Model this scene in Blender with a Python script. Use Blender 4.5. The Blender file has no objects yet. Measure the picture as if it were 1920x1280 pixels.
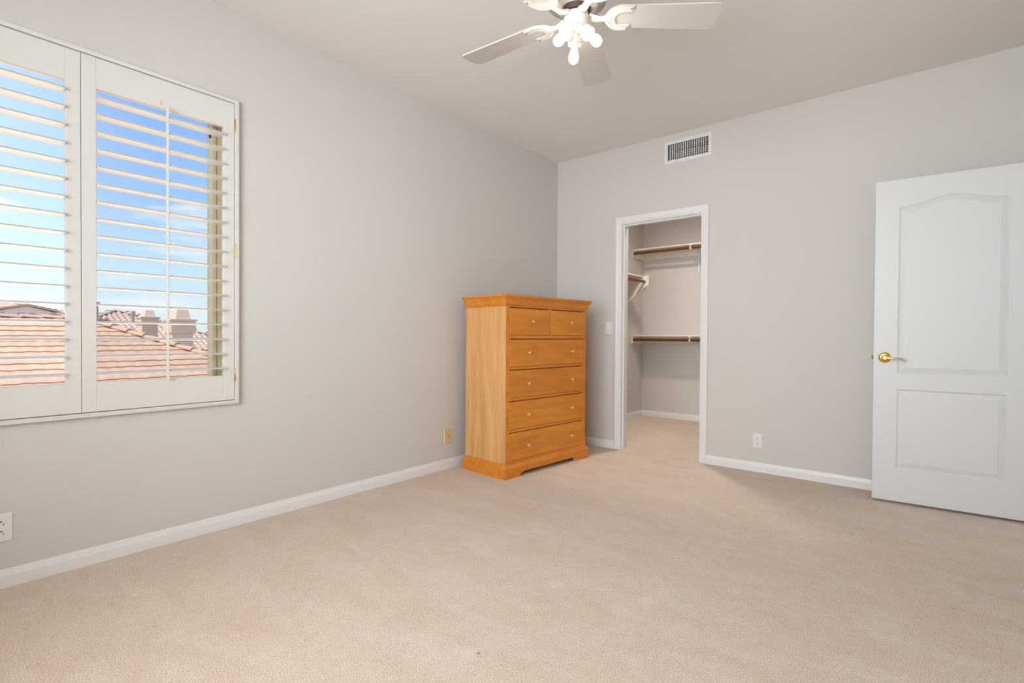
import bpy, bmesh, math, random
from mathutils import Vector, Matrix
from mathutils.geometry import tessellate_polygon

random.seed(7)
S = bpy.context.scene
COL = S.collection
PI = math.pi

# ------------------------------------------------------------------ camera
CX, CY, CZ = 2.8874, 0.0, 1.03
YAW, PITCH, ROLL, FPX = 0.6885, -0.01123, 0.006216, 955.14
cam_d = bpy.data.cameras.new('camera')
cam_d.sensor_fit = 'HORIZONTAL'
cam_d.sensor_width = 36.0
cam_d.lens = 36.0 * FPX / 1920.0
cam_d.clip_start = 0.02
cam_d.clip_end = 2000
cam = bpy.data.objects.new('camera', cam_d)
COL.objects.link(cam)
fw = Vector((-math.sin(YAW)*math.cos(PITCH), math.cos(YAW)*math.cos(PITCH), math.sin(PITCH)))
rt = Vector((math.cos(YAW), math.sin(YAW), 0))
up = rt.cross(fw)
r2 = rt*math.cos(ROLL) + up*math.sin(ROLL)
u2 = -rt*math.sin(ROLL) + up*math.cos(ROLL)
M = Matrix((r2, u2, -fw)).transposed().to_4x4()
M.translation = Vector((CX, CY, CZ))
cam.matrix_world = M
S.camera = cam

# ------------------------------------------------------------------ sky
world = bpy.data.worlds.new('sky')
S.world = world
world.use_nodes = True
nt = world.node_tree
nt.nodes.clear()
def N(t, **kw):
    n = nt.nodes.new(t)
    for k, v in kw.items():
        setattr(n, k, v)
    return n
def Lk(a, b): nt.links.new(a, b)
def mathn(op, a, b=None, clamp=False):
    n = N('ShaderNodeMath', operation=op, use_clamp=clamp)
    for i, v in enumerate((a, b)):
        if v is None: continue
        if isinstance(v, (int, float)): n.inputs[i].default_value = v
        else: Lk(v, n.inputs[i])
    return n.outputs[0]
tc = N('ShaderNodeTexCoord')
sep = N('ShaderNodeSeparateXYZ'); Lk(tc.outputs['Generated'], sep.inputs[0])
ramp = N('ShaderNodeValToRGB'); Lk(mathn('MULTIPLY', sep.outputs[2], 2.2, True), ramp.inputs[0])
els = ramp.color_ramp.elements
els[0].position = 0.0; els[0].color = (0.84, 0.99, 1.10, 1)
els[1].position = 1.0; els[1].color = (0.22, 0.46, 1.12, 1)
e = els.new(0.20); e.color = (0.72, 0.95, 1.14, 1)
e = els.new(0.48); e.color = (0.41, 0.68, 1.16, 1)
mp = N('ShaderNodeMapping'); mp.inputs['Scale'].default_value = (2.0, 2.0, 14.0)
mp.inputs['Location'].default_value = (0.35, 0.2, 0.5)
Lk(tc.outputs['Generated'], mp.inputs[0])
nz = N('ShaderNodeTexNoise'); nz.inputs['Scale'].default_value = 2.3; nz.inputs['Detail'].default_value = 6
nz.inputs['Roughness'].default_value = 0.58
Lk(mp.outputs[0], nz.inputs['Vector'])
cr = N('ShaderNodeMapRange'); cr.inputs['From Min'].default_value = 0.47; cr.inputs['From Max'].default_value = 0.62
Lk(nz.outputs['Fac'], cr.inputs['Value'])
# brighter, whiter sky towards the south-west (the left pane)
hy = mathn('DIVIDE', sep.outputs[1], mathn('SQRT', mathn('ADD', mathn('MULTIPLY', sep.outputs[0], sep.outputs[0]), mathn('MULTIPLY', sep.outputs[1], sep.outputs[1]))))
wt = N('ShaderNodeMapRange'); wt.inputs['From Min'].default_value = 0.26; wt.inputs['From Max'].default_value = 0.02
wt.inputs['To Max'].default_value = 0.45
Lk(hy, wt.inputs['Value'])
mx = N('ShaderNodeMix', data_type='RGBA'); mx.inputs[7].default_value = (1.05, 1.08, 1.11, 1)
Lk(ramp.outputs[0], mx.inputs[6])
band = N('ShaderNodeMapRange'); band.inputs['From Min'].default_value = 0.265; band.inputs['From Max'].default_value = 0.20
Lk(sep.outputs[2], band.inputs['Value'])
Lk(mathn('MAXIMUM', mathn('MULTIPLY', mathn('MULTIPLY', cr.outputs[0], band.outputs[0]), 0.85), wt.outputs[0]), mx.inputs[0])
bg = N('ShaderNodeBackground'); bg.inputs['Strength'].default_value = 1.14
Lk(mx.outputs[2], bg.inputs['Color'])
wo = N('ShaderNodeOutputWorld'); Lk(bg.outputs[0], wo.inputs['Surface'])

# ------------------------------------------------------------------ sun and added area lamps
def light(name, kind, loc, energy, color=(1, 1, 1), **kw):
    d = bpy.data.lights.new(name, kind)
    d.energy = energy; d.color = color
    for k, v in kw.items(): setattr(d, k, v)
    o = bpy.data.objects.new(name, d); COL.objects.link(o); o.location = loc
    return o
sun = light('sun', 'SUN', (0, -20, 30), 5.4, (1.0, 0.94, 0.87), angle=math.radians(0.6))
sun.rotation_euler = Vector((-0.03, 0.5, -0.866)).to_track_quat('-Z', 'Y').to_euler()
# unseen area lamp added outside the rear window to light the room
d1 = light('fill_lamp_rear_window', 'AREA', (2.7, -2.1, 1.50), 412, (0.945, 0.955, 0.985), shape='RECTANGLE', size=3.8, size_y=2.5)
d1.rotation_euler = (math.radians(90), 0, 0)     # -Z -> +Y and a little up
# unseen warm lamp added below the shuttered window, imitates bounce off the roof
d2 = light('louver_fill_side_window', 'AREA', (-4.6, 0.6, -1.3), 330, (1.0, 0.85, 0.68), shape='RECTANGLE', size=5.0, size_y=2.0)
d2.rotation_euler = Vector((4.6, 0.0, 2.8)).to_track_quat('-Z', 'Y').to_euler()   # aimed up at the louvers

# unseen area lamp added in the hall to lift the far left corner
d3 = light('hall_fill_lamp', 'AREA', (4.50, 3.75, 1.35), 11, (1.0, 0.97, 0.94), shape='RECTANGLE', size=1.9, size_y=2.2)
d3.rotation_euler = Vector((-1, 0, 0)).to_track_quat('-Z', 'Y').to_euler()

S.view_settings.view_transform = 'Standard'
S.view_settings.look = 'None'
S.view_settings.gamma = 1.0
S.view_settings.exposure = 0.0
S.view_settings.use_curve_mapping = False
S.cycles.use_denoising = True
S.cycles.max_bounces = 12
S.cycles.diffuse_bounces = 8
S.cycles.transparent_max_bounces = 16
S.cycles.sample_clamp_indirect = 6.0

# ------------------------------------------------------------------ materials
def mat(name, color, rough=0.6, metal=0.0, spec=0.4, build=None):
    m = bpy.data.materials.new(name); m.use_nodes = True
    t = m.node_tree
    b = t.nodes['Principled BSDF']
    b.inputs['Base Color'].default_value = (*color, 1)
    b.inputs['Roughness'].default_value = rough
    b.inputs['Metallic'].default_value = metal
    b.inputs['Specular IOR Level'].default_value = spec
    if build: build(t, b)
    return m
def nn(t, kind, **inp):
    n = t.nodes.new(kind)
    for k, v in inp.items():
        n.inputs[k.replace('_', ' ')].default_value = v
    return n
def bump(t, b, height, strength, dist):
    bp = t.nodes.new('ShaderNodeBump')
    bp.inputs['Strength'].default_value = strength; bp.inputs['Distance'].default_value = dist
    t.links.new(height, bp.inputs['Height']); t.links.new(bp.outputs[0], b.inputs['Normal'])
    return bp
def objco(t, scale=(1, 1, 1)):
    c = t.nodes.new('ShaderNodeTexCoord'); m = t.nodes.new('ShaderNodeMapping')
    m.inputs['Scale'].default_value = scale
    t.links.new(c.outputs['Object'], m.inputs[0])
    return m.outputs[0]
def mixc(t, fac, a, b, blend='MIX'):
    n = t.nodes.new('ShaderNodeMix'); n.data_type = 'RGBA'; n.blend_type = blend
    for i, v in ((0, fac), (6, a), (7, b)):
        if isinstance(v, (int, float)): n.inputs[i].default_value = v
        elif isinstance(v, tuple): n.inputs[i].default_value = (*v, 1)
        else: t.links.new(v, n.inputs[i])
    return n.outputs[2]
def rng(t, v, a, b, c=0.0, d=1.0):
    n = t.nodes.new('ShaderNodeMapRange')
    n.inputs['From Min'].default_value = a; n.inputs['From Max'].default_value = b
    n.inputs['To Min'].default_value = c; n.inputs['To Max'].default_value = d
    t.links.new(v, n.inputs['Value'])
    return n.outputs[0]

def paint(scale, strength):
    def f(t, b):
        n = nn(t, 'ShaderNodeTexNoise', Scale=scale, Detail=3.0, Roughness=0.6)
        t.links.new(objco(t), n.inputs['Vector'])
        bump(t, b, n.outputs['Fac'], strength, 0.004)
    return f
M_WALL = mat('greige_paint', (0.574, 0.555, 0.538), 0.75, spec=0.25, build=paint(70, 0.16))
M_CEIL = mat('ceiling_paint', (0.765, 0.745, 0.725), 0.85, spec=0.2, build=paint(80, 0.12))
M_TRIM = mat('white_trim_paint', (0.72, 0.72, 0.73), 0.38, spec=0.45)
M_DOOR = mat('white_door_paint', (0.61, 0.615, 0.625), 0.42, spec=0.45)
M_SHUT = mat('shutter_white', (0.635, 0.625, 0.605), 0.42, spec=0.4)
M_PLATE = mat('white_plastic', (0.70, 0.70, 0.71), 0.3, spec=0.5)
M_CREAM = mat('almond_plastic', (0.62, 0.50, 0.26), 0.35, spec=0.5)
M_DARK = mat('dark_slot', (0.03, 0.025, 0.022), 0.7)
M_DUCT = mat('galvanised_duct', (0.30, 0.26, 0.22), 0.6, spec=0.4)
M_BRASS = mat('polished_brass', (0.80, 0.50, 0.10), 0.13, 1.0)
M_OLDBRASS = mat('satin_brass', (0.50, 0.34, 0.12), 0.3, 1.0)
M_BROWN = mat('dark_brown_metal', (0.075, 0.042, 0.034), 0.6)
M_BOLT = mat('dark_bronze', (0.10, 0.065, 0.05), 0.45, 0.6)
M_CHROME = mat('pale_brass', (0.86, 0.74, 0.52), 0.14, 1.0)
M_FAN = mat('fan_white', (0.70, 0.675, 0.635), 0.35, spec=0.5)
M_BLADE = mat('fan_blade_white', (0.60, 0.575, 0.54), 0.45, spec=0.35)
M_ALM = mat('almond_vinyl', (0.56, 0.48, 0.33), 0.5)
M_SHELF = mat('shelf_white', (0.70, 0.66, 0.61), 0.5)

def carpet(t, b):
    co = objco(t)
    fine = nn(t, 'ShaderNodeTexNoise', Scale=250.0, Detail=3.0, Roughness=0.7); t.links.new(co, fine.inputs['Vector'])
    tuft = nn(t, 'ShaderNodeTexVoronoi', Scale=300.0); t.links.new(co, tuft.inputs['Vector'])
    mid = nn(t, 'ShaderNodeTexNoise', Scale=22.0, Detail=3.0, Roughness=0.6); t.links.new(co, mid.inputs['Vector'])
    big = nn(t, 'ShaderNodeTexNoise', Scale=2.6, Detail=3.0, Roughness=0.55, Distortion=0.6)
    mp = t.nodes.new('ShaderNodeMapping'); mp.inputs['Rotation'].default_value = (0, 0, 0.5); mp.inputs['Scale'].default_value = (1.0, 2.4, 1)
    t.links.new(co, mp.inputs[0]); t.links.new(mp.outputs[0], big.inputs['Vector'])
    c = mixc(t, rng(t, big.outputs['Fac'], 0.30, 0.70), (0.640, 0.540, 0.460), (0.705, 0.632, 0.570))
    c = mixc(t, rng(t, mid.outputs['Fac'], 0.35, 0.7, 0.0, 0.35), c, (0.54, 0.435, 0.345))
    c = mixc(t, rng(t, fine.outputs['Fac'], 0.505, 0.64, 0.0, 0.70), c, (0.33, 0.245, 0.18))
    c = mixc(t, rng(t, fine.outputs['Fac'], 0.485, 0.36, 0.0, 0.75), c, (0.84, 0.76, 0.68))
    # small brown spots trodden into the pile
    geo = t.nodes.new('ShaderNodeNewGeometry')
    wob = nn(t, 'ShaderNodeTexNoise', Scale=60.0); t.links.new(co, wob.inputs['Vector'])
    for (x, y, r, col, k) in SPOTS:
        d = t.nodes.new('ShaderNodeVectorMath'); d.operation = 'DISTANCE'
        d.inputs[1].default_value = (x, y, 0.0); t.links.new(geo.outputs['Position'], d.inputs[0])
        a = t.nodes.new('ShaderNodeMath'); a.operation = 'MULTIPLY_ADD'
        t.links.new(wob.outputs['Fac'], a.inputs[0]); a.inputs[1].default_value = r*1.6; t.links.new(d.outputs['Value'], a.inputs[2])
        c = mixc(t, rng(t, a.outputs[0], r*1.9, r*0.7, 0.0, k), c, col)
    t.links.new(c, b.inputs['Base Color'])
    h = t.nodes.new('ShaderNodeMath'); h.operation = 'SUBTRACT'
    t.links.new(fine.outputs['Fac'], h.inputs[0]); t.links.new(tuft.outputs['Distance'], h.inputs[1])
    bump(t, b, h.outputs[0], 0.5, 0.0032)
SPOTS = [(1.745, 1.190, 0.045, (0.77, 0.71, 0.66), 0.5), (1.765, 1.202, 0.009, (0.20, 0.11, 0.05), 0.9),
         (2.040, 1.856, 0.05, (0.78, 0.72, 0.67), 0.55), (2.009, 1.739, 0.05, (0.78, 0.72, 0.67), 0.35), (1.701, 1.748, 0.05, (0.78, 0.72, 0.67), 0.4),
         (1.598, 1.886, 0.012, (0.40, 0.28, 0.19), 0.6), (1.808, 3.201, 0.018, (0.44, 0.32, 0.22), 0.5), (2.959, 2.564, 0.02, (0.44, 0.32, 0.22), 0.45),
         (2.167, 1.484, 0.04, (0.78, 0.72, 0.67), 0.4)]
M_CARPET = mat('beige_carpet', (0.55, 0.43, 0.33), 0.95, spec=0.05, build=carpet)

def wood(c_dark, c_mid, c_light, axis, board=0.11):
    """grain runs along `axis` (0,1,2) of the object's own space; glued-up boards across it"""
    def f(t, b):
        sc = [9.0, 9.0, 9.0]; sc[axis] = 0.9
        co = objco(t, tuple(sc))
        oi = t.nodes.new('ShaderNodeObjectInfo')
        n1 = nn(t, 'ShaderNodeTexNoise', Scale=1.6, Detail=5.0, Roughness=0.6, Distortion=0.9); n1.noise_dimensions = '4D'
        t.links.new(co, n1.inputs['Vector'])
        mw = t.nodes.new('ShaderNodeMath'); mw.operation = 'MULTIPLY'; mw.inputs[1].default_value = 30
        t.links.new(oi.outputs['Random'], mw.inputs[0]); t.links.new(mw.outputs[0], n1.inputs['W'])
        sc2 = [90.0, 90.0, 90.0]; sc2[axis] = 4.0
        n2 = nn(t, 'ShaderNodeTexNoise', Scale=1.0, Detail=3.0, Roughness=0.6); t.links.new(objco(t, tuple(sc2)), n2.inputs['Vector'])
        c = mixc(t, rng(t, n1.outputs['Fac'], 0.32, 0.68), c_dark, c_light)
        c = mixc(t, 0.28, c, c_mid)
        c = mixc(t, rng(t, n2.outputs['Fac'], 0.5, 0.75, 0.0, 0.25), c, c_dark)
        # boards
        co3 = t.nodes.new('ShaderNodeTexCoord'); sp = t.nodes.new('ShaderNodeSeparateXYZ'); t.links.new(co3.outputs['Object'], sp.inputs[0])
        ac = {0: 2, 1: 2, 2: 1}[axis]
        fl = t.nodes.new('ShaderNodeMath'); fl.operation = 'DIVIDE'; t.links.new(sp.outputs[ac], fl.inputs[0]); fl.inputs[1].default_value = board
        fr = t.nodes.new('ShaderNodeMath'); fr.operation = 'FLOOR'; t.links.new(fl.outputs[0], fr.inputs[0])
        ad = t.nodes.new('ShaderNodeMath'); ad.operation = 'ADD'; t.links.new(fr.outputs[0], ad.inputs[0]); t.links.new(mw.outputs[0], ad.inputs[1])
        wn = t.nodes.new('ShaderNodeTexWhiteNoise'); wn.noise_dimensions = '1D'; t.links.new(ad.outputs[0], wn.inputs['W'])
        c = mixc(t, rng(t, wn.outputs['Value'], 0, 1, 0.0, 0.38), c, c_dark)
        # a few knots
        kc = [7.0, 7.0, 7.0]; kc[axis] = 3.4
        kn = nn(t, 'ShaderNodeTexVoronoi', Scale=0.62); t.links.new(objco(t, tuple(kc)), kn.inputs['Vector'])
        c = mixc(t, rng(t, kn.outputs['Distance'], 0.10, 0.03, 0.0, 0.38), c, (c_dark[0]*0.6, c_dark[1]*0.5, c_dark[2]*0.5))
        t.links.new(c, b.inputs['Base Color'])
        b.inputs['Coat Weight'].default_value = 0.12; b.inputs['Coat Roughness'].default_value = 0.25
    return f
AM = ((0.46, 0.138, 0.009), (0.70, 0.243, 0.021), (0.78, 0.300, 0.034))
M_WOODH = mat('amber_wood_horizontal', AM[1], 0.38, spec=0.4, build=wood(*AM, 1))
M_WOODV = mat('amber_wood_vertical', AM[1], 0.38, spec=0.4, build=wood(*AM, 2))
PA = ((0.48, 0.225, 0.066), (0.62, 0.345, 0.128), (0.71, 0.42, 0.172))
M_PANEL = mat('pale_wood_panel', PA[1], 0.4, spec=0.4, build=wood(*PA, 2, 0.09))
M_KNOB = mat('knob_wood', (0.70, 0.33, 0.12), 0.28, spec=0.5)
M_ROD = mat('rod_wood', (0.12, 0.034, 0.010), 0.4, spec=0.35, build=wood((0.075, 0.018, 0.005), (0.12, 0.032, 0.009), (0.15, 0.045, 0.013), 0, 5.0))

def glassm(name, tint, gloss):
    m = bpy.data.materials.new(name); m.use_nodes = True; t = m.node_tree; t.nodes.clear()
    o = t.nodes.new('ShaderNodeOutputMaterial'); mix = t.nodes.new('ShaderNodeMixShader')
    tr = t.nodes.new('ShaderNodeBsdfTransparent'); gl = t.nodes.new('ShaderNodeBsdfGlossy')
    tr.inputs[0].default_value = (*tint, 1); gl.inputs['Roughness'].default_value = 0.02
    mix.inputs[0].default_value = gloss
    t.links.new(tr.outputs[0], mix.inputs[1]); t.links.new(gl.outputs[0], mix.inputs[2]); t.links.new(mix.outputs[0], o.inputs[0])
    return m
M_GLASS = glassm('window_glass', (0.97, 0.99, 0.98), 0.02)
def screenm():
    m = bpy.data.materials.new('insect_screen_mesh'); m.use_nodes = True; t = m.node_tree; t.nodes.clear()
    o = t.nodes.new('ShaderNodeOutputMaterial'); mix = t.nodes.new('ShaderNodeMixShader')
    tr = t.nodes.new('ShaderNodeBsdfTransparent'); di = t.nodes.new('ShaderNodeBsdfDiffuse'); di.inputs[0].default_value = (0.10, 0.10, 0.11, 1)
    mix.inputs[0].default_value = 0.11
    t.links.new(tr.outputs[0], mix.inputs[1]); t.links.new(di.outputs[0], mix.inputs[2]); t.links.new(mix.outputs[0], o.inputs[0])
    return m
M_SCREEN = screenm()
def bulbm():
    m = bpy.data.materials.new('lit_bulb'); m.use_nodes = True; t = m.node_tree
    b = t.nodes['Principled BSDF']
    b.inputs['Base Color'].default_value = (0.9, 0.88, 0.84, 1)
    b.inputs['Emission Color'].default_value = (1.0, 0.93, 0.84, 1); b.inputs['Emission Strength'].default_value = 28.0
    return m
M_BULB = bulbm()
M_DOME = mat('lit_opal_glass', (0.85, 0.82, 0.78), 0.4)
_b = M_DOME.node_tree.nodes['Principled BSDF']; _b.inputs['Emission Color'].default_value = (1.0, 0.87, 0.75, 1); _b.inputs['Emission Strength'].default_value = 250.0
I4_ = Matrix.Identity(4)

def roofm(name, a, b_, c_):
    def f(t, b):
        co = objco(t)
        br = t.nodes.new('ShaderNodeTexBrick'); br.inputs['Scale'].default_value = 1.0
        n = nn(t, 'ShaderNodeTexNoise', Scale=1.3, Detail=4.0, Roughness=0.6); t.links.new(co, n.inputs['Vector'])
        v = nn(t, 'ShaderNodeTexVoronoi', Scale=3.1); v.feature = 'F1'; t.links.new(co, v.inputs['Vector'])
        c = mixc(t, rng(t, n.outputs['Fac'], 0.35, 0.65), a, b_)
        c = mixc(t, rng(t, v.outputs['Color'], 0.1, 0.9, 0.0, 0.35), c, c_)
        t.links.new(c, b.inputs['Base Color'])
        t.nodes.remove(br)
    return mat(name, a, 0.85, spec=0.2, build=f)
M_TILE = roofm('terracotta_tile', (0.66, 0.425, 0.285), (0.57, 0.36, 0.24), (0.48, 0.305, 0.22))
M_TILE2 = roofm('weathered_barrel_tile', (0.68, 0.51, 0.41), (0.60, 0.44, 0.35), (0.46, 0.33, 0.26))
M_STUC = mat('tan_stucco', (0.74, 0.555, 0.42), 0.9, spec=0.15, build=paint(12, 0.3))
M_STUC2 = mat('pink_stucco', (0.84, 0.72, 0.66), 0.9, spec=0.15, build=paint(12, 0.3))
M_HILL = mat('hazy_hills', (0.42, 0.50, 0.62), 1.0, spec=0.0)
M_GROUND = mat('gravel_ground', (0.34, 0.27, 0.21), 1.0, spec=0.05, build=paint(3, 0.4))
M_LEAF = mat('tree_leaves', (0.16, 0.26, 0.07), 0.7, spec=0.2)
M_BARK = mat('tree_bark', (0.16, 0.11, 0.07), 0.9, spec=0.1)
M_PIPE = mat('vent_pipe_metal', (0.40, 0.33, 0.30), 0.6)

# ------------------------------------------------------------------ mesh helpers
def link(name, bm, m, parent=None, smooth=False, bevel=0.0, seg=2):
    bmesh.ops.remove_doubles(bm, verts=bm.verts, dist=1e-6)
    bmesh.ops.recalc_face_normals(bm, faces=bm.faces)
    me = bpy.data.meshes.new(name); bm.to_mesh(me); bm.free()
    o = bpy.data.objects.new(name, me); COL.objects.link(o)
    me.materials.append(m)
    if smooth:
        for p in me.polygons: p.use_smooth = True
        me.set_sharp_from_angle(angle=math.radians(38))
    if bevel:
        md = o.modifiers.new('edge_bevel', 'BEVEL'); md.width = bevel; md.segments = seg; md.limit_method = 'ANGLE'; md.angle_limit = math.radians(40)
        md.harden_normals = False
    if parent: o.parent = parent
    return o
def box(bm, x0, x1, y0, y1, z0, z1, mtx=None):
    c = [(x, y, z) for x in (x0, x1) for y in (y0, y1) for z in (z0, z1)]
    v = [bm.verts.new(mtx @ Vector(p) if mtx else p) for p in c]
    for f in ((0, 1, 3, 2), (4, 6, 7, 5), (0, 4, 5, 1), (2, 3, 7, 6), (0, 2, 6, 4), (1, 5, 7, 3)):
        bm.faces.new([v[i] for i in f])
    return v
def cells(bm, ua, va, w0, w1, hole, P):
    """slab over the grid ua x va, thickness w0..w1, leaving out the cells where hole(u,v); P maps (u,v,w) to 3D"""
    nu, nv = len(ua)-1, len(va)-1
    keep = [[not hole((ua[i]+ua[i+1])/2, (va[j]+va[j+1])/2) for j in range(nv)] for i in range(nu)]
    def q(*pts): bm.faces.new([bm.verts.new(P(*p)) for p in pts])
    for i in range(nu):
        for j in range(nv):
            if not keep[i][j]: continue
            a, b, c, d = ua[i], ua[i+1], va[j], va[j+1]
            q((a, c, w0), (b, c, w0), (b, d, w0), (a, d, w0)); q((a, c, w1), (b, c, w1), (b, d, w1), (a, d, w1))
            if i == 0 or not keep[i-1][j]: q((a, c, w0), (a, d, w0), (a, d, w1), (a, c, w1))
            if i == nu-1 or not keep[i+1][j]: q((b, c, w0), (b, d, w0), (b, d, w1), (b, c, w1))
            if j == 0 or not keep[i][j-1]: q((a, c, w0), (b, c, w0), (b, c, w1), (a, c, w1))
            if j == nv-1 or not keep[i][j+1]: q((a, d, w0), (b, d, w0), (b, d, w1), (a, d, w1))
def wall(name, m, u0, u1, v0, v1, w0, w1, holes, P):
    us = sorted({u0, u1, *[h[0] for h in holes], *[h[1] for h in holes]}); vs = sorted({v0, v1, *[h[2] for h in holes], *[h[3] for h in holes]})
    us = [u for u in us if u0 <= u <= u1]; vs = [v for v in vs if v0 <= v <= v1]
    bm = bmesh.new()
    cells(bm, us, vs, w0, w1, lambda u, v: any(h[0] < u < h[1] and h[2] < v < h[3] for h in holes), P)
    return bm
def sweep(bm, path, prof, P, closed=False, cap=True, closed_prof=True):
    """mitred sweep: path of 2D points, prof of (offset to the right of travel, height); P maps (x, y, h) to 3D"""
    n = len(path); rows = []
    for i, p in enumerate(path):
        p = Vector(p)
        d0 = (p-Vector(path[i-1])).normalized() if (i > 0 or closed) else None
        d1 = (Vector(path[(i+1) % n])-p).normalized() if (i < n-1 or closed) else None
        d0 = d0 or d1; d1 = d1 or d0
        n0 = Vector((d0.y, -d0.x)); n1 = Vector((d1.y, -d1.x)); m = (n0+n1)
        m = m / (1+n0.dot(n1))
        rows.append([bm.verts.new(P(p.x+m.x*o, p.y+m.y*o, h)) for o, h in prof])
    k = len(prof); kk = k if closed_prof else k-1
    for i in range(n if closed else n-1):
        a, b = rows[i], rows[(i+1) % n]
        for j in range(kk):
            bm.faces.new((a[j], a[(j+1) % k], b[(j+1) % k], b[j]))
    if cap and not closed and closed_prof:
        bm.faces.new(rows[0]); bm.faces.new(list(reversed(rows[-1])))
def lathe(bm, prof, mtx, seg=24, cap0=True, cap1=True):
    rows = []
    for r, z in prof:
        rows.append([bm.verts.new(mtx @ Vector((r*math.cos(2*PI*i/seg), r*math.sin(2*PI*i/seg), z))) for i in range(seg)])
    for a, b in zip(rows, rows[1:]):
        for i in range(seg): bm.faces.new((a[i], a[(i+1) % seg], b[(i+1) % seg], b[i]))
    if cap0: bm.faces.new(list(reversed(rows[0])))
    if cap1: bm.faces.new(rows[-1])
def tube(bm, pts, r, seg=10, flat=1.0):
    """round (or flattened) bar along a polyline; r may be a list"""
    pts = [Vector(p) for p in pts]; rows = []
    for i, p in enumerate(pts):
        d = (pts[min(i+1, len(pts)-1)]-pts[max(i-1, 0)]).normalized()
        a = d.cross(Vector((0, 0, 1)))
        if a.length < 1e-3: a = d.cross(Vector((1, 0, 0)))
        a.normalize(); b = a.cross(d)
        rr = r[i] if isinstance(r, (list, tuple)) else r
        rows.append([bm.verts.new(p+a*(rr*math.cos(2*PI*k/seg))+b*(rr*flat*math.sin(2*PI*k/seg))) for k in range(seg)])
    for a, b in zip(rows, rows[1:]):
        for k in range(seg): bm.faces.new((a[k], a[(k+1) % seg], b[(k+1) % seg], b[k]))
    bm.faces.new(list(reversed(rows[0]))); bm.faces.new(rows[-1])
def poly_prism(bm, pts, z0, z1, P=lambda x, y, z: (x, y, z)):
    a = [bm.verts.new(P(x, y, z0)) for x, y in pts]; b = [bm.verts.new(P(x, y, z1)) for x, y in pts]
    bm.faces.new(list(reversed(a))); bm.faces.new(b)
    for i in range(len(pts)):
        j = (i+1) % len(pts); bm.faces.new((a[i], a[j], b[j], b[i]))
def axis_m(loc, zdir):
    q = Vector(zdir).to_track_quat('Z', 'Y'); m = q.to_matrix().to_4x4(); m.translation = Vector(loc); return m

def tag(o, label, cat, group=None):
    o['label'] = label; o['category'] = cat
    if group: o['group'] = group
    return o
def thing(name, label, cat, loc=(0, 0, 0), rotz=0.0, group=None):
    o = bpy.data.objects.new(name, None); COL.objects.link(o)
    o.empty_display_size = 0.1; o.location = loc; o.rotation_euler = (0, 0, rotz)
    return tag(o, label, cat, group)
def struct(o):
    o['kind'] = 'structure'; return o
ID = lambda x, y, z: (x, y, z)

# ------------------------------------------------------------------ room shell
D, H, W, YB = 4.209, 2.745, 3.375, -0.62          # far wall, ceiling, right wall, rear wall
T = 0.115
CL, CR, CYB = -0.034, 1.95, 6.236                 # closet: left, right, back
OX0, OX1, OZ = 0.694, 1.443, 2.062                # rough opening of the closet
WY0, WY1, WZ0, WZ1 = -0.085, 1.135, 0.70, 2.228   # side window opening
VX0, VX1, VZ0, VZ1 = 1.137, 1.472, 2.530, 2.660   # air vent opening

bm = bmesh.new(); box(bm, -0.15, W+1.3, YB-0.15, CYB+0.12, -0.12, 0.0)
struct(link('floor', bm, M_CARPET))
bm = bmesh.new(); box(bm, -0.15, W+1.3, YB-0.15, CYB+0.12, H, H+0.12)
struct(link('ceiling', bm, M_CEIL))
struct(link('wall_left', wall('wall_left', M_WALL, YB-0.15, D+T, 0, H, -0.15, 0.0, [(WY0, WY1, WZ0, WZ1)], lambda u, v, w: (w, u, v)), M_WALL))
struct(link('wall_far', wall('wall_far', M_WALL, 0.0, W+0.12, 0, H, D, D+T, [(OX0, OX1, -1, OZ), (VX0, VX1, VZ0, VZ1)], lambda u, v, w: (u, w, v)), M_WALL))
struct(link('wall_right', wall('wall_right', M_WALL, YB-0.15, D, 0, H, W, W+0.12, [(3.24, 4.02, -1, 2.045)], lambda u, v, w: (w, u, v)), M_WALL))
RW = (0.95, 3.20, 0.66, 2.50)  # opening for the added rear window
struct(link('wall_back', wall('wall_back', M_WALL, 0.0, W, 0, H, YB-0.15, YB, [RW], lambda u, v, w: (u, w, v)), M_WALL))
bm = bmesh.new(); box(bm, CL-0.12, CL, D+T, CYB+0.12, 0, H); struct(link('wall_closet_left', bm, M_WALL))
bm = bmesh.new(); box(bm, CL, CR+0.12, CYB, CYB+0.12, 0, H); struct(link('wall_closet_back', bm, M_WALL))
bm = bmesh.new(); box(bm, CR, CR+0.12, D+T, CYB, 0, H); struct(link('wall_closet_right', bm, M_WALL))
# hall behind the open doorway in the right-hand wall
bm = bmesh.new(); box(bm, W+1.2, W+1.3, 2.6, CYB, 0, H); box(bm, W+0.12, W+1.2, 2.5, 2.6, 0, H); box(bm, W+0.12, W+1.2, 4.6, 4.7, 0, H)
struct(link('wall_hall', bm, M_WALL))
# unseen slab added to keep the sun out of the rear window
bm = bmesh.new(); box(bm, -1.2, W+1.5, YB-2.1, YB-0.15, H, H+0.12); struct(link('sun_blocker', bm, M_STUC))

BASE = [(0, 0), (0.013, 0), (0.013, 0.046), (0.0105, 0.053), (0.009, 0.060), (0.006, 0.070), (0, 0.073)]
def baseboard(name, path):
    bm = bmesh.new(); sweep(bm, path, BASE, ID); return struct(link(name, bm, M_TRIM))
baseboard('baseboard_left', [(0.0, YB), (0.0, D), (0.652, D)])
baseboard('baseboard_far', [(1.486, D), (W, D)])
baseboard('baseboard_back', [(W, YB), (0.02, YB)])
baseboard('baseboard_right', [(W, 3.17), (W, YB)])
baseboard('baseboard_closet', [(OX0-0.02, D+T), (CL, D+T), (CL, CYB), (CR, CYB), (CR, D+T)])

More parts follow.
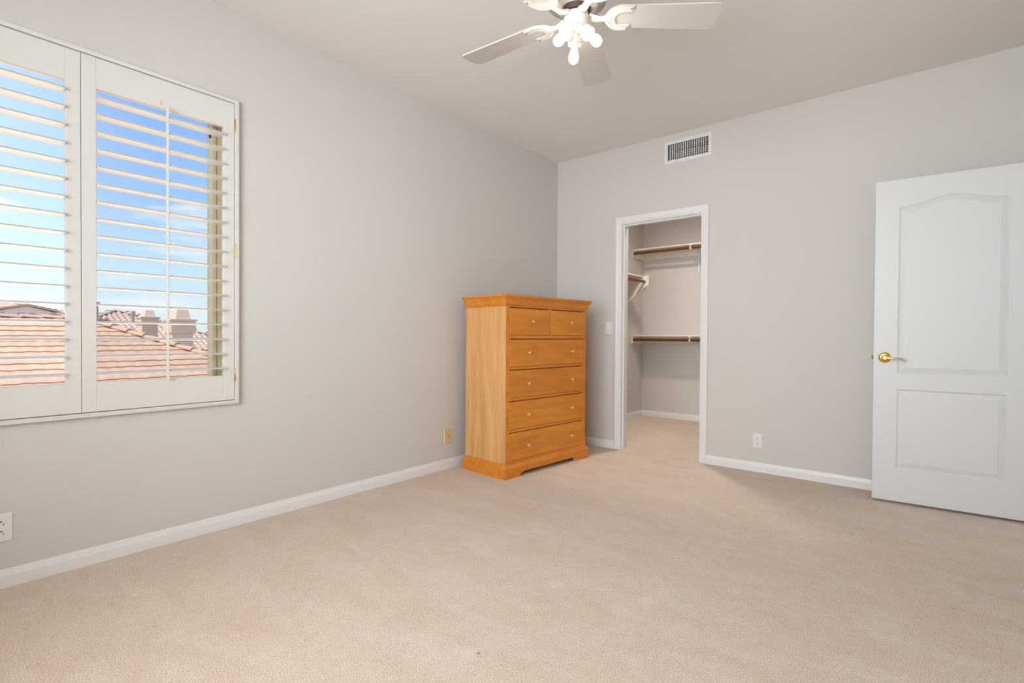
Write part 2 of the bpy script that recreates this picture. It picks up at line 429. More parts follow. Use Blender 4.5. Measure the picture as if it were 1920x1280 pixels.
# closet casing, jamb and stop
CAS = [(0.0, 0), (0.0, 0.008), (-0.004, 0.011), (-0.012, 0.011), (-0.016, 0.014), (-0.036, 0.016), (-0.042, 0.018), (-0.052, 0.018), (-0.057, 0.013), (-0.057, 0)]
bm = bmesh.new()
sweep(bm, [(0.7085, 0), (0.7085, 2.050), (1.4295, 2.050), (1.4295, 0)], CAS, lambda x, z, h: (x, D-h, z))
struct(link('trim_1', bm, M_TRIM))
bm = bmesh.new()
JMB = [(0, -0.002), (0, T+0.002), (-0.0185, T+0.002), (-0.0185, -0.002)]
sweep(bm, [(0.7125, 0), (0.7125, 2.0435), (1.4245, 2.0435), (1.4245, 0)], JMB, lambda x, z, h: (x, D+h, z))
sweep(bm, [(0.7125, 0), (0.7125, 2.0435), (1.4245, 2.0435), (1.4245, 0)], [(0, 0.028), (0.011, 0.028), (0.011, 0.066), (0, 0.066)], lambda x, z, h: (x, D+h, z))
struct(link('trim_2', bm, M_TRIM))
# doorway casing on the right-hand wall (out of the frame)
bm = bmesh.new()
sweep(bm, [(3.235, 0), (3.235, 2.05), (4.025, 2.05), (4.025, 0)], CAS, lambda y, z, h: (W-h, y, z))
sweep(bm, [(3.252, 0), (3.252, 2.036), (4.008, 2.036), (4.008, 0)], [(0, 0), (0, 0.12), (-0.012, 0.12), (-0.012, 0)], lambda y, z, h: (W+h, y, z))
struct(link('trim_3', bm, M_TRIM))

# unseen rear window behind the camera, added to let the area lamp in
win2 = bpy.data.objects.new('added_window', None); COL.objects.link(win2); struct(win2); win2.location = (2.075, YB-0.1, RW[2])
def rel(o, e):
    o.location = -Vector(e.location); return o
bm = bmesh.new()
sweep(bm, [(RW[0], RW[2]), (RW[0], RW[3]), (RW[1], RW[3]), (RW[1], RW[2])], [(0, 0), (0.05, 0), (0.05, 0.06), (0, 0.06)], lambda x, z, h: (x, YB-0.12+h, z), closed=True)
box(bm, 2.045, 2.105, YB-0.12, YB-0.06, RW[2]+0.05, RW[3]-0.05)
rel(link('window_frame', bm, M_ALM, win2), win2)
bm = bmesh.new(); box(bm, RW[0]+0.05, 2.045, YB-0.093, YB-0.089, RW[2]+0.05, RW[3]-0.05); rel(link('pane', bm, M_GLASS, win2), win2)
bm = bmesh.new(); box(bm, 2.105, RW[1]-0.05, YB-0.093, YB-0.089, RW[2]+0.05, RW[3]-0.05); rel(link('pane', bm, M_GLASS, win2), win2)

# ------------------------------------------------------------------ side window behind the shutters
win1 = bpy.data.objects.new('window_1', None); COL.objects.link(win1); struct(win1); win1.location = (-0.12, 0.525, WZ0)
bm = bmesh.new()
sweep(bm, [(WY0, WZ0), (WY0, WZ1), (WY1, WZ1), (WY1, WZ0)],
      [(0, 0), (0, 0.075), (0.022, 0.075), (0.024, 0.062), (0.030, 0.062), (0.032, 0.070), (0.050, 0.070), (0.050, 0)], lambda y, z, h: (-0.148+h, y, z), closed=True)
rel(link('window_frame', bm, M_ALM, win1), win1)
bm = bmesh.new(); box(bm, -0.140, -0.085, 0.498, 0.552, WZ0+0.05, WZ1-0.05); rel(link('mullion', bm, M_ALM, win1, bevel=0.002), win1)
bm = bmesh.new(); box(bm, -0.119, -0.115, WY0+0.05, 0.498, WZ0+0.05, WZ1-0.05); rel(link('pane', bm, M_GLASS, win1), win1)
bm = bmesh.new(); box(bm, -0.119, -0.115, 0.552, WY1-0.05, WZ0+0.05, WZ1-0.05); rel(link('pane', bm, M_GLASS, win1), win1)
bm = bmesh.new(); box(bm, -0.1425, -0.1415, 0.520, WY1-0.048, WZ0+0.04, WZ1-0.04); o = rel(link('insect_screen', bm, M_SCREEN, win1), win1)
bm = bmesh.new(); box(bm, -0.104, -0.094, 1.076, 1.085, 2.076, 2.106); rel(link('sash_latch', bm, M_DARK, win1, bevel=0.002), win1)

# shutter frame on the wall
SX = 0.020                                       # room face of the shutter panels
bm = bmesh.new()
FR = [(0.0, 0.0), (0.0, 0.030), (0.004, 0.034), (0.020, 0.034), (0.024, 0.030), (0.024, -0.012), (0.038, -0.012), (0.038, -0.034), (0.0, -0.034)]
FR = [(0.0, 0.0005), (0.0, 0.022), (0.003, 0.027), (0.007, 0.0285), (0.017, 0.0285), (0.0205, 0.027), (0.0225, 0.023), (0.0225, -0.010), (0.036, -0.010), (0.036, -0.030), (0.0505, -0.030), (0.0505, 0.0005)]
FR = [(0.0, 0.0005), (0.0, 0.022), (0.003, 0.027), (0.007, 0.0285), (0.017, 0.0285), (0.0205, 0.027), (0.0225, 0.023), (0.0225, -0.010), (0.040, -0.010), (0.040, -0.026), (0.0500, -0.026), (0.0500, 0.0005)]
FR = [(0.0, 0.0005), (0.0, 0.022), (0.003, 0.027), (0.007, 0.0285), (0.017, 0.0285), (0.0205, 0.027), (0.0210, 0.023), (0.0210, -0.0135), (0.052, -0.0135), (0.052, -0.024), (0.0475, -0.024), (0.0475, -0.0145), (0.0200, -0.0145), (0.0200, 0.0005)]
FY0, FY1, FZ0, FZ1 = -0.134, 1.1805, 0.6565, 2.2725
sweep(bm, [(FY0, FZ0), (FY0, FZ1), (FY1, FZ1), (FY1, FZ0)], FR, lambda y, z, h: (h, y, z), closed=True)
struct(link('trim_4', bm, M_SHUT, smooth=True))

# ------------------------------------------------------------------ shutter panels
def louver_mesh(L):
    bm = bmesh.new(); n = 20; rows = []
    for y in (-L/2, L/2):
        rows.append([bm.verts.new((0.0445*math.cos(2*PI*i/n), y, 0.0056*math.copysign(abs(math.sin(2*PI*i/n))**0.9, math.sin(2*PI*i/n)))) for i in range(n)])
    for i in range(n): bm.faces.new((rows[0][i], rows[0][(i+1) % n], rows[1][(i+1) % n], rows[1][i]))
    bm.faces.new(rows[0]); bm.faces.new(list(reversed(rows[1])))
    return bm
def shutter(y0, y1, label, hinge_y, rod=True):
    root = thing('shutter_panel', label, 'shutter', (0, (y0+y1)/2, 0.680), 0, 'plantation shutter panels in the side window')
    c = Vector(root.location)
    def part(name, bm, m, par=root, **k):
        o = link(name, bm, m, par, **k)
        return o
    t0, t1 = -0.008, SX
    w = y1-y0; z0, z1 = 0.001, 1.5690
    for s in (-1, 1):
        bm = bmesh.new()
        a = s*(w/2-0.0515); b = s*w/2
        box(bm, t0, t1, min(a, b), max(a, b), z0, z1); part('stile', bm, M_SHUT, bevel=0.0015)
    iw = w/2-0.0515
    bm = bmesh.new(); box(bm, t0+0.001, t1-0.0006, -iw, iw, z0, 0.1315); part('bottom_rail', bm, M_SHUT, bevel=0.0012)
    bm = bmesh.new(); box(bm, t0+0.001, t1-0.0006, -iw, iw, 2.1115-0.680, z1); part('top_rail', bm, M_SHUT, bevel=0.0012)
    L = 2*iw-0.002
    lv = None
    for i in range(17):
        zz = 2.0722-i*0.07637-0.680
        if lv is None:
            lv = part('louver', louver_mesh(L), M_SHUT, smooth=True)
        else:
            o = lv.copy(); COL.objects.link(o); o.parent = root; lv_o = o
        ob = lv if i == 0 else lv_o
        ob.location = (0.004, 0, zz); ob.rotation_euler = (0, math.radians(1.0), 0)
    bm = bmesh.new(); box(bm, 0.0475, 0.0575, -0.0055, 0.0055, 0.806-0.680, 2.118-0.680); part('tilt_rod', bm, M_SHUT, bevel=0.002)
    bm = bmesh.new(); poly_prism(bm, [(-0.018+0.0048*math.cos(2*PI*i/16), 2.139-0.68+0.0048*math.sin(2*PI*i/16)+(0.006 if i < 8 else -0.006)) for i in range(16)], SX-0.0004, SX+0.0003, lambda y, z, x: (x, y, z)); part('rod_notch', bm, M_ALM)
    for hz in (2.134, 1.475, 0.813):
        bm = bmesh.new(); lathe(bm, [(0.0, -0.036), (0.0035, -0.034), (0.0042, -0.031), (0.0042, 0.031), (0.0035, 0.034), (0.0, 0.036)], axis_m((SX+0.004, hinge_y-c.y, hz-0.680), (0, 0, 1)), 10, False, False)
        part('hinge', bm, M_OLDBRASS, smooth=True)
    # strip behind the meeting stile
    if hinge_y < c.y:
        bm = bmesh.new(); box(bm, t0-0.008, t0-0.001, w/2-0.016, w/2+0.016, 0.01, z1-0.01); part('astragal', bm, M_SHUT)
    return root
shutter(0.5250, 1.1566, 'right white plantation shutter, its slats open, with brass hinges and a centre tilt rod', 1.1595)
shutter(-0.1105, 0.5231, 'left white plantation shutter cut off by the left edge of the photo', -0.113)

# ------------------------------------------------------------------ wall plates
def plate_bm(w, h, d=0.006, bev=0.0035):
    bm = bmesh.new()
    a = [bm.verts.new((-w/2, y, z)) for y, z in ()]
    outer = [(-w/2, -h/2), (w/2, -h/2), (w/2, h/2), (-w/2, h/2)]
    inner = [(-w/2+bev, -h/2+bev), (w/2-bev, -h/2+bev), (w/2-bev, h/2-bev), (-w/2+bev, h/2-bev)]
    r0 = [bm.verts.new((0, *p)) for p in outer]; r1 = [bm.verts.new((d*0.45, *p)) for p in outer]; r2_ = [bm.verts.new((d, *p)) for p in inner]
    for A, B in ((r0, r1), (r1, r2_)):
        for i in range(4): bm.faces.new((A[i], A[(i+1) % 4], B[(i+1) % 4], B[i]))
    bm.faces.new(r2_); bm.faces.new(list(reversed(r0)))
    return bm
def outlet(label, loc, rz, flip=1):
    root = thing('electrical_outlet', label, 'outlet', loc, rz)
    link('cover_plate', plate_bm(0.070, 0.1145), M_PLATE, root)
    for s in (-1, 1):
        bm = bmesh.new(); pts = []
        for i in range(28):
            a = 2*PI*i/28; x = 0.0172*math.cos(a); z = max(-0.0142, min(0.0142, 0.0172*math.sin(a))); pts.append((x, z+s*0.0197))
        poly_prism(bm, pts, 0.0055, 0.0078, lambda x, y, z: (z, x, y))
        sk = link('socket', bm, M_PLATE, root, bevel=0.0006)
        bm = bmesh.new()
        z0 = s*0.0197; f_ = flip
        box(bm, 0.0075, 0.0081, -0.0075, -0.0052, *sorted((z0-0.001*f_, z0+0.0085*f_))); box(bm, 0.0075, 0.0081, 0.0052, 0.0075, *sorted((z0-0.0002*f_, z0+0.0078*f_)))
        pp = [(0.0031*math.cos(2*PI*i/12), z0-0.0075*f_+0.0031*math.sin(2*PI*i/12)) for i in range(12)]
        poly_prism(bm, pp, 0.0075, 0.0081, lambda x, y, z: (z, x, y))
        link('slots', bm, M_DARK, sk)
    bm = bmesh.new(); lathe(bm, [(0.0028, 0.0058), (0.0028, 0.0064), (0.002, 0.0069)], axis_m((0, 0, 0), (1, 0, 0)), 12); link('screw', bm, M_PLATE, root)
    return root
outlet('white duplex outlet low on the window wall at the left edge of the photo', (0.0, 0.273, 0.2415), 0, -1)
outlet('white duplex outlet low on the far wall between closet doorway and open door', (1.8685, D, 0.238), -PI/2)
sw = thing('light_switch', 'white rocker light switch on the wall between dresser and closet doorway', 'light switch', (0.5855, D, 1.105), -PI/2)
link('cover_plate', plate_bm(0.070, 0.1145), M_PLATE, sw)
bm = bmesh.new(); box(bm, 0.0055, 0.0064, -0.0175, 0.0175, -0.0345, 0.0345); link('rocker_frame', bm, M_TRIM, sw)
bm = bmesh.new()
v = [bm.verts.new(p) for p in ((0.006, -0.016, -0.033), (0.006, 0.016, -0.033), (0.006, 0.016, 0.033), (0.006, -0.016, 0.033), (0.0105, -0.016, -0.033), (0.0105, 0.016, -0.033), (0.0075, 0.016, 0.033), (0.0075, -0.016, 0.033))]
for f in ((3, 2, 1, 0), (4, 5, 6, 7), (0, 1, 5, 4), (1, 2, 6, 5), (2, 3, 7, 6), (3, 0, 4, 7)): bm.faces.new([v[i] for i in f])
link('rocker', bm, M_PLATE, sw, bevel=0.001)
cx_ = thing('cable_plate', 'cream cable jack plate low on the left wall beside the dresser', 'wall plate', (0.0, 2.728, 0.2505), 0)
link('cover_plate', plate_bm(0.070, 0.1145), M_CREAM, cx_)
bm = bmesh.new(); lathe(bm, [(0.0055, 0.005), (0.0055, 0.0075), (0.0042, 0.008), (0.0042, 0.014), (0.0015, 0.014)], axis_m((0, 0, 0), (1, 0, 0)), 12); link('cable_jack', bm, M_OLDBRASS, cx_)
for s in (-1, 1):
    bm = bmesh.new(); lathe(bm, [(0.0028, 0.0055), (0.0028, 0.0064), (0.002, 0.0069)], axis_m((0, 0, s*0.042), (1, 0, 0)), 12); link('screw', bm, M_CREAM, cx_)

# ------------------------------------------------------------------ air vent high on the far wall
vt = thing('air_vent', 'white air supply grille high on the far wall above the closet doorway', 'vent', ((VX0+VX1)/2, D, (VZ0+VZ1)/2))
vw, vh = 0.335, 0.130
bm = bmesh.new()
sweep(bm, [(-vw/2-0.032, -vh/2-0.032), (-vw/2-0.032, vh/2+0.032), (vw/2+0.032, vh/2+0.032), (vw/2+0.032, -vh/2-0.032)],
      [(0, 0), (0, 0.004), (0.004, 0.008), (0.024, 0.009), (0.030, 0.006), (0.032, 0.0), (0.032, -0.02), (0.0305, -0.02), (0.0305, 0.0)], lambda x, z, h: (x, -h, z), closed=True)
link('grille_frame', bm, M_PLATE, vt)
fin = None
for i in range(17):
    x = -vw/2+vw*(i+1)/18
    if fin is None:
        bm = bmesh.new(); box(bm, -0.0022, 0.0022, -0.0045, 0.0105, -vh/2, vh/2); fin = link('fin', bm, M_PLATE, vt); o = fin
    else:
        o = fin.copy(); COL.objects.link(o); o.parent = vt
    o.location = (x, 0, 0); o.rotation_euler = (0, 0, math.radians(12))
bar = None
for i in range(6):
    z = -vh/2+vh*(i+0.75)/6.5
    if bar is None:
        bm = bmesh.new(); box(bm, -vw/2, vw/2, 0.018, 0.034, -0.0016, 0.0016); bar = link('damper_blade', bm, M_PLATE, vt); o = bar
    else:
        o = bar.copy(); COL.objects.link(o); o.parent = vt
    o.location = (0, 0, z); o.rotation_euler = (math.radians(22), 0, 0)
bm = bmesh.new()
x0, x1, z0, z1, y1 = -vw/2-0.001, vw/2+0.001, -vh/2-0.001, vh/2+0.001, 0.34
for q in (((x0, .12, z0), (x1, .12, z0), (x1, y1, z0), (x0, y1, z0)), ((x0, .12, z1), (x1, .12, z1), (x1, y1, z1), (x0, y1, z1)), ((x0, .12, z0), (x0, .12, z1), (x0, y1, z1), (x0, y1, z0)),
          ((x1, .12, z0), (x1, .12, z1), (x1, y1, z1), (x1, y1, z0)), ((x0, y1, z0), (x1, y1, z0), (x1, y1, z1), (x0, y1, z1))):
    bm.faces.new([bm.verts.new(p) for p in q])
link('duct', bm, M_DUCT, vt)
bm = bmesh.new(); box(bm, x0+0.02, x1-0.02, 0.10, 0.104, -0.02, 0.03); link('damper_plate', bm, M_DUCT, vt)

# ------------------------------------------------------------------ the bedroom door, open against the far wall
def eyebrow(u0, u1, z0, z1, rise, off, n=24):
    """outline (counter-clockwise) of an arched-top panel, inset by off"""
    a0, a1, b0, b1 = u0+off, u1-off, z0+off, z1-off
    pts = [(a0, b0), (a1, b0)]
    for i in range(n+1):
        t = 1-i/n; u = a0+(a1-a0)*t
        pts.append((u, b1+rise*(0.5-0.5*math.cos(2*PI*t))**1.1))
    return pts
def panel_door(bm, w, h, t, panels):
    """moulded two-panel face on the room side (-y), flat behind; origin at the free bottom corner"""
    holes = []
    steps = [(0.0, 0.0), (0.005, 0.0045), (0.010, 0.0075), (0.014, 0.0065), (0.026, 0.0028), (0.034, 0.0012), (0.0352, 0.0002)]
    for (u0, u1, z0, z1, rise) in panels:
        n = 28 if rise else 2
        rings = [[bm.verts.new((u, d, z)) for u, z in eyebrow(u0, u1, z0, z1, rise, o, n)] for o, d in steps]
        for A, B in zip(rings, rings[1:]):
            for i in range(len(A)):
                j = (i+1) % len(A); bm.faces.new((A[i], A[j], B[j], B[i]))
        bm.faces.new(rings[-1])
        holes.append(rings[0])
    outer = [bm.verts.new(p) for p in ((0, 0, 0), (w, 0, 0), (w, 0, h), (0, 0, h))]
    loops = [outer]+[list(reversed(r)) for r in holes]
    flat = [v for l in loops for v in l]
    for tri in tessellate_polygon([[v.co.copy() for v in l] for l in loops]):
        try: bm.faces.new([flat[i] for i in tri])
        except ValueError: pass
    b = [bm.verts.new(p) for p in ((0, t, 0), (w, t, 0), (w, t, h), (0, t, h))]
    for i in range(4): bm.faces.new((outer[i], outer[(i+1) % 4], b[(i+1) % 4], b[i]))
    bm.faces.new(list(reversed(b)))
DW, DH = 0.735, 1.994
dang = math.radians(3.8)
bm = bmesh.new()
panel_door(bm, DW, DH, 0.035, [(0.119, 0.616, 0.797, 1.821, 0.050), (0.119, 0.616, 0.205, 0.698, 0.0)])
door = link('door_1', bm, M_DOOR)
door.location = (2.607, 3.952, 0.016); door.rotation_euler = (0, 0, dang); struct(door)
door['label'] = 'white two-panel door with arched upper panel, standing open against the far wall'
hz = 0.892
bm = bmesh.new(); lathe(bm, [(0.0325, 0), (0.0325, 0.004), (0.030, 0.008), (0.024, 0.0105), (0.018, 0.011), (0.0165, 0.013)], axis_m((0.057, 0, hz), (0, -1, 0)), 36)
ro = link('door_handle', bm, M_BRASS, door, smooth=True)
bm = bmesh.new(); lathe(bm, [(0.0165, 0.011), (0.0165, 0.030), (0.014, 0.040), (0.0125, 0.052), (0.0125, 0.062), (0.010, 0.064)], axis_m((0.057, 0, hz), (0, -1, 0)), 28)
link('handle_neck', bm, M_BRASS, ro, smooth=True)
bm = bmesh.new()
lp = [(0.050, -0.055, 0.0), (0.062, -0.057, 0.0), (0.080, -0.060, -0.002), (0.100, -0.061, -0.003), (0.120, -0.060, -0.001), (0.138, -0.058, -0.004), (0.150, -0.056, -0.011), (0.158, -0.054, -0.016)]
tube(bm, [(a, b, hz+c) for a, b, c in lp], [0.010, 0.0105, 0.0085, 0.0072, 0.0072, 0.0078, 0.0075, 0.005], 14, 0.85)
link('lever', bm, M_CHROME, ro, smooth=True)
bm = bmesh.new(); box(bm, -0.0006, 0.0002, 0.006, 0.029, hz-0.029, hz+0.029); lf = link('latch_plate', bm, M_OLDBRASS, door)
bm = bmesh.new(); box(bm, -0.010, 0.0, 0.010, 0.021, hz-0.010, hz+0.012); link('latch_bolt', bm, M_BOLT, lf, bevel=0.001)
for z in (0.22, 1.0, 1.78):
    bm = bmesh.new(); lathe(bm, [(0.006, -0.045), (0.006, 0.045)], axis_m((DW+0.004, -0.004, z), (0, 0, 1)), 10); link('hinge', bm, M_BRASS, door)

# closet door, folded open inside the closet along its right-hand jamb
bm = bmesh.new()
box(bm, 1.3865, 1.4215, D+T+0.002, D+T+0.70, 0.022, 2.035)
d2o = link('door_2', bm, M_DOOR, bevel=0.001); struct(d2o)
d2o['label'] = 'closet door folded open inside the closet along the right jamb'
for z in (0.25, 1.05, 1.85):
    bm = bmesh.new(); lathe(bm, [(0.0055, -0.042), (0.0055, 0.042)], axis_m((1.4185, D+T-0.004, z), (0, 0, 1)), 10); link('hinge', bm, M_CHROME, d2o)

# ------------------------------------------------------------------ chest of drawers
# own axes: x = out of the front, y = along the front (away from the camera), z up; origin at the near front foot corner
th = math.radians(5.1)
ch = thing('chest_of_drawers', 'tall amber wooden chest of drawers with six drawers in the room corner', 'chest of drawers', (0.557, 2.759, 0.0), -th)
BW, BD = 0.998, 0.474
X1 = -0.022; Y0, Y1 = 0.024, 0.981; XB = -BD+0.010; ZB, ZT = 0.098, 1.246
bm = bmesh.new()    # carcass: side posts, stiles, rails, back
box(bm, X1-0.020, X1, Y0+0.0045, Y0+0.041, ZB, ZT); box(bm, X1-0.020, X1, Y1-0.036, Y1, ZB, ZT)
SL, SR = Y0+0.041, Y1-0.036
for z0, z1 in ((ZB, 0.118), (0.325, 0.345), (0.555, 0.575), (0.783, 0.803), (1.0085, 1.0345), (1.2375, ZT)):
    box(bm, X1-0.020, X1-0.0005, SL, SR, z0, z1)
box(bm, X1-0.020, X1-0.0005, 0.4985, 0.5275, 1.0345, 1.2375)
link('face_frame', bm, M_WOODH, ch, bevel=0.001)
zc_top = 1.312
bm = bmesh.new(); box(bm, XB, X1-0.020, Y1-0.018, Y1-0.002, ZB, ZT); box(bm, XB, XB+0.008, Y0+0.02, Y1-0.018, ZB, zc_top); box(bm, XB+0.008, X1-0.021, Y0+0.02, Y1-0.018, ZB, ZB+0.012)
link('carcass', bm, M_WOODV, ch)
bm = bmesh.new(); box(bm, XB, X1-0.0255, Y0+0.003, Y0+0.018, ZB, ZT); box(bm, X1-0.0245, X1-0.0004, Y0, Y0+0.0043, ZB, ZT); link('side_panel', bm, M_PANEL, ch, bevel=0.0008)
bm = bmesh.new()
CRN = [(-0.10, 0.0), (0.0, 0.0), (0.004, 0.0), (0.006, 0.006), (0.013, 0.014), (0.0145, 0.020), (0.017, 0.042), (0.021, 0.052), (0.024, 0.055), (0.0265, 0.062), (0.0265, 0.0645), (0.034, 0.0655), (0.0375, 0.070), (0.0375, 0.080), (0.034, 0.085), (-0.10, 0.085)]
zc = 1.2435
path = [(XB, Y0), (X1, Y0), (X1, Y1), (XB, Y1)]
sweep(bm, [(x, y) for x, y in path], [(o, zc+h) for o, h in CRN], ID)
link('crown_moulding', bm, M_WOODH, ch)
bm = bmesh.new(); box(bm, XB, X1-0.09, Y0+0.09, Y1-0.09, zc+0.06, zc+0.0848); link('top', bm, M_WOODH, ch)
# plinth: moulded cap and shaped bracket feet
bm = bmesh.new()
PL = [(-0.012, 0.070), (0.022, 0.070), (0.022, 0.078), (0.017, 0.083), (0.016, 0.090), (0.012, 0.097), (0.004, 0.101), (-0.012, 0.101)]
sweep(bm, path, PL, ID)
# front board with feet
fp = [(0.0, 0.0), (0.158, 0.0), (0.160, 0.006), (0.168, 0.018), (0.184, 0.027), (0.212, 0.033), (0.786, 0.033), (0.802, 0.029), (0.810, 0.020), (0.813, 0.008), (0.815, 0.0), (BW, 0.0), (BW, 0.0705), (0.0, 0.0705)]
poly_prism(bm, fp, -0.022, 0.0, lambda x, y, z: (z, x, y))
box(bm, -BD, -0.022, 0.002, 0.022, 0.0, 0.0705); box(bm, -BD, -0.022, BW-0.022, BW-0.002, 0.0, 0.0705)
link('plinth', bm, M_WOODH, ch, bevel=0.0008)
def drawer(y0, y1, z0, z1, knobs):
    bm = bmesh.new(); box(bm, X1-0.30, X1+0.0035, y0, y1, z0, z1)
    dr = link('drawer', bm, M_WOODH, ch, bevel=0.0022)
    for ky, kz in knobs:
        bm = bmesh.new()
        lathe(bm, [(0.0075, 0.0), (0.0058, 0.004), (0.0058, 0.010), (0.0095, 0.014), (0.0128, 0.018), (0.0132, 0.021), (0.011, 0.0245), (0.006, 0.0265), (0.0005, 0.027)], axis_m((X1+0.003, ky, kz), (1, 0, 0)), 20)
        link('knob', bm, M_KNOB, dr, smooth=True)
g = 0.002
drawer(SL+g, 0.4985-g, 1.0345+g, 1.2315, [(0.300, 1.1365)])
drawer(0.5275+g, SR-g, 1.0345+g, 1.2315, [(0.765, 1.1365)])
for z0, z1, kz in ((0.803, 1.0030, 0.9055), (0.575, 0.7775, 0.675), (0.345, 0.5495, 0.4435), (0.118, 0.3195, 0.2125)):
    drawer(SL+g, SR-g, z0+g, z1, [(0.259, kz), (0.783, kz)])

# ------------------------------------------------------------------ closet shelves and rods
def rod(label, p0, p1, r=0.0165):
    c = (Vector(p0)+Vector(p1))/2; d = Vector(p1)-Vector(p0)
    bm = bmesh.new(); lathe(bm, [(r, -d.length/2), (r, d.length/2)], axis_m((0, 0, 0), (1, 0, 0)), 20)
    o = link('closet_rod', bm, M_ROD, smooth=True); o.location = c; o.rotation_euler = (0, 0, math.atan2(d.y, d.x))
    return tag(o, label, 'closet rod')
def back_shelf(z, label, rz):
    root = thing('closet_shelf', label, 'shelf', ((CL+CR)/2, CYB, z))
    x0, x1 = CL-root.location.x, CR-root.location.x
    bm = bmesh.new(); box(bm, x0+0.001, x1-0.001, -0.300, -0.0015, 0, 0.018); link('shelf_board', bm, M_SHELF, root, bevel=0.0015)
    bm = bmesh.new(); box(bm, x0+0.001, x1-0.001, -0.0195, -0.0015, -0.089, -0.0005); link('wall_cleat', bm, M_SHELF, root)
    for xx in (x0+0.001, x1-0.020):
        bm = bmesh.new(); box(bm, xx, xx+0.019, -0.330, -0.0200, -0.092, -0.0005); link('end_cleat', bm, M_SHELF, root)
    bx = 0.705-root.location.x
    bm = bmesh.new()
    box(bm, bx-0.010, bx+0.010, -0.0225, -0.0196, -0.30, -0.003)
    box(bm, bx-0.010, bx+0.010, -0.292, -0.0226, -0.0055, -0.0015)
    tube(bm, [(bx, -0.023, -0.21), (bx, -0.05, -0.10), (bx, -0.11, -0.012)], 0.006, 8)
    box(bm, bx-0.0125, bx+0.0125, -0.316, -0.292, -0.0145, -0.0015)
    link('bracket', bm, M_PLATE, root)
    bm = bmesh.new(); n = 14; pts = []
    for i in range(n+1):
        a = math.radians(-15+(-190)*i/n); pts.append((bx, -0.300+0.0215*math.cos(a), rz+0.0215*math.sin(a)))
    pts = [(bx, -0.270, -0.004), (bx, -0.2735, rz+0.010)] + pts
    tube(bm, pts, 0.0115, 8, 0.36)
    link('rod_hook', bm, M_PLATE, root)
    return root
back_shelf(2.108, 'upper white closet shelf on the back wall, higher of the two', 2.074-2.108)
back_shelf(1.033, 'lower white closet shelf at mid height on the closet back wall', 0.9915-1.033)
rod('brown wooden closet rod under the upper back shelf', (CL+0.021, CYB-0.300, 2.074), (CR-0.021, CYB-0.300, 2.074))
rod('brown wooden closet rod at mid height across the closet back wall', (CL+0.021, CYB-0.300, 0.9915), (CR-0.021, CYB-0.300, 0.9915))
ls = thing('closet_shelf', 'short white closet shelf with end bracket along the left closet wall', 'shelf', (CL, 5.2, 1.733))
bm = bmesh.new(); box(bm, 0.0015, 0.262, -0.80, 0.478, 0, 0.018); link('shelf_board', bm, M_SHELF, ls, bevel=0.0015)
bm = bmesh.new(); box(bm, 0.0015, 0.0195, -0.80, 0.478, -0.089, -0.0005); link('wall_cleat', bm, M_SHELF, ls)
bm = bmesh.new(); poly_prism(bm, [(0.0015, 0.018), (0.336, 0.018), (0.336, -0.095), (0.292, -0.105), (0.0015, -0.36)], 0.479, 0.497, lambda x, z, y: (x, y, z)); link('end_bracket', bm, M_SHELF, ls, bevel=0.001)
rod('short brown closet rod below the left side shelf', (0.247, 4.45, 1.682), (0.247, 5.6785, 1.682), 0.0165)

lamp = thing('closet_ceiling_light', 'round flush ceiling light inside the closet', 'ceiling light', (0.85, 4.80, H))
bm = bmesh.new(); lathe(bm, [(0.125, 0.0), (0.128, -0.012), (0.118, -0.022)], I4_, 32); link('base', bm, M_FAN, lamp, smooth=True)
bm = bmesh.new(); lathe(bm, [(0.112, -0.0225), (0.108, -0.045), (0.088, -0.066), (0.05, -0.078), (0.0005, -0.081)], I4_, 32); link('diffuser', bm, M_DOME, lamp, smooth=True)
bm = bmesh.new(); lathe(bm, [(0.150, 0.0), (0.152, -0.098), (0.146, -0.098), (0.144, 0.0)], I4_, 40, False, False); link('drum_shade', bm, M_FAN, lamp, smooth=True)  # unseen shade, added to cut lamp light off the upper wall

# ------------------------------------------------------------------ ceiling fan
FX, FY, FZ = 1.680, 1.894, 2.420
fan = thing('ceiling_fan', 'white five-blade ceiling fan with three bare lit bulbs', 'ceiling fan', (FX, FY, FZ))
def fpart(name, bm, m, par=None, **k): return link(name, bm, m, par or fan, **k)
Z = Vector((0, 0, 1)); I4 = Matrix.Identity(4)
bm = bmesh.new(); lathe(bm, [(0.0, H-FZ), (0.070, H-FZ-0.001), (0.072, H-FZ-0.02), (0.058, H-FZ-0.05), (0.025, H-FZ-0.062), (0.025, H-FZ-0.075)], I4, 36, False, True); fpart('canopy', bm, M_FAN, smooth=True)
bm = bmesh.new(); lathe(bm, [(0.013, 0.155), (0.013, H-FZ-0.07)], I4, 16); fpart('downrod', bm, M_FAN, smooth=True)
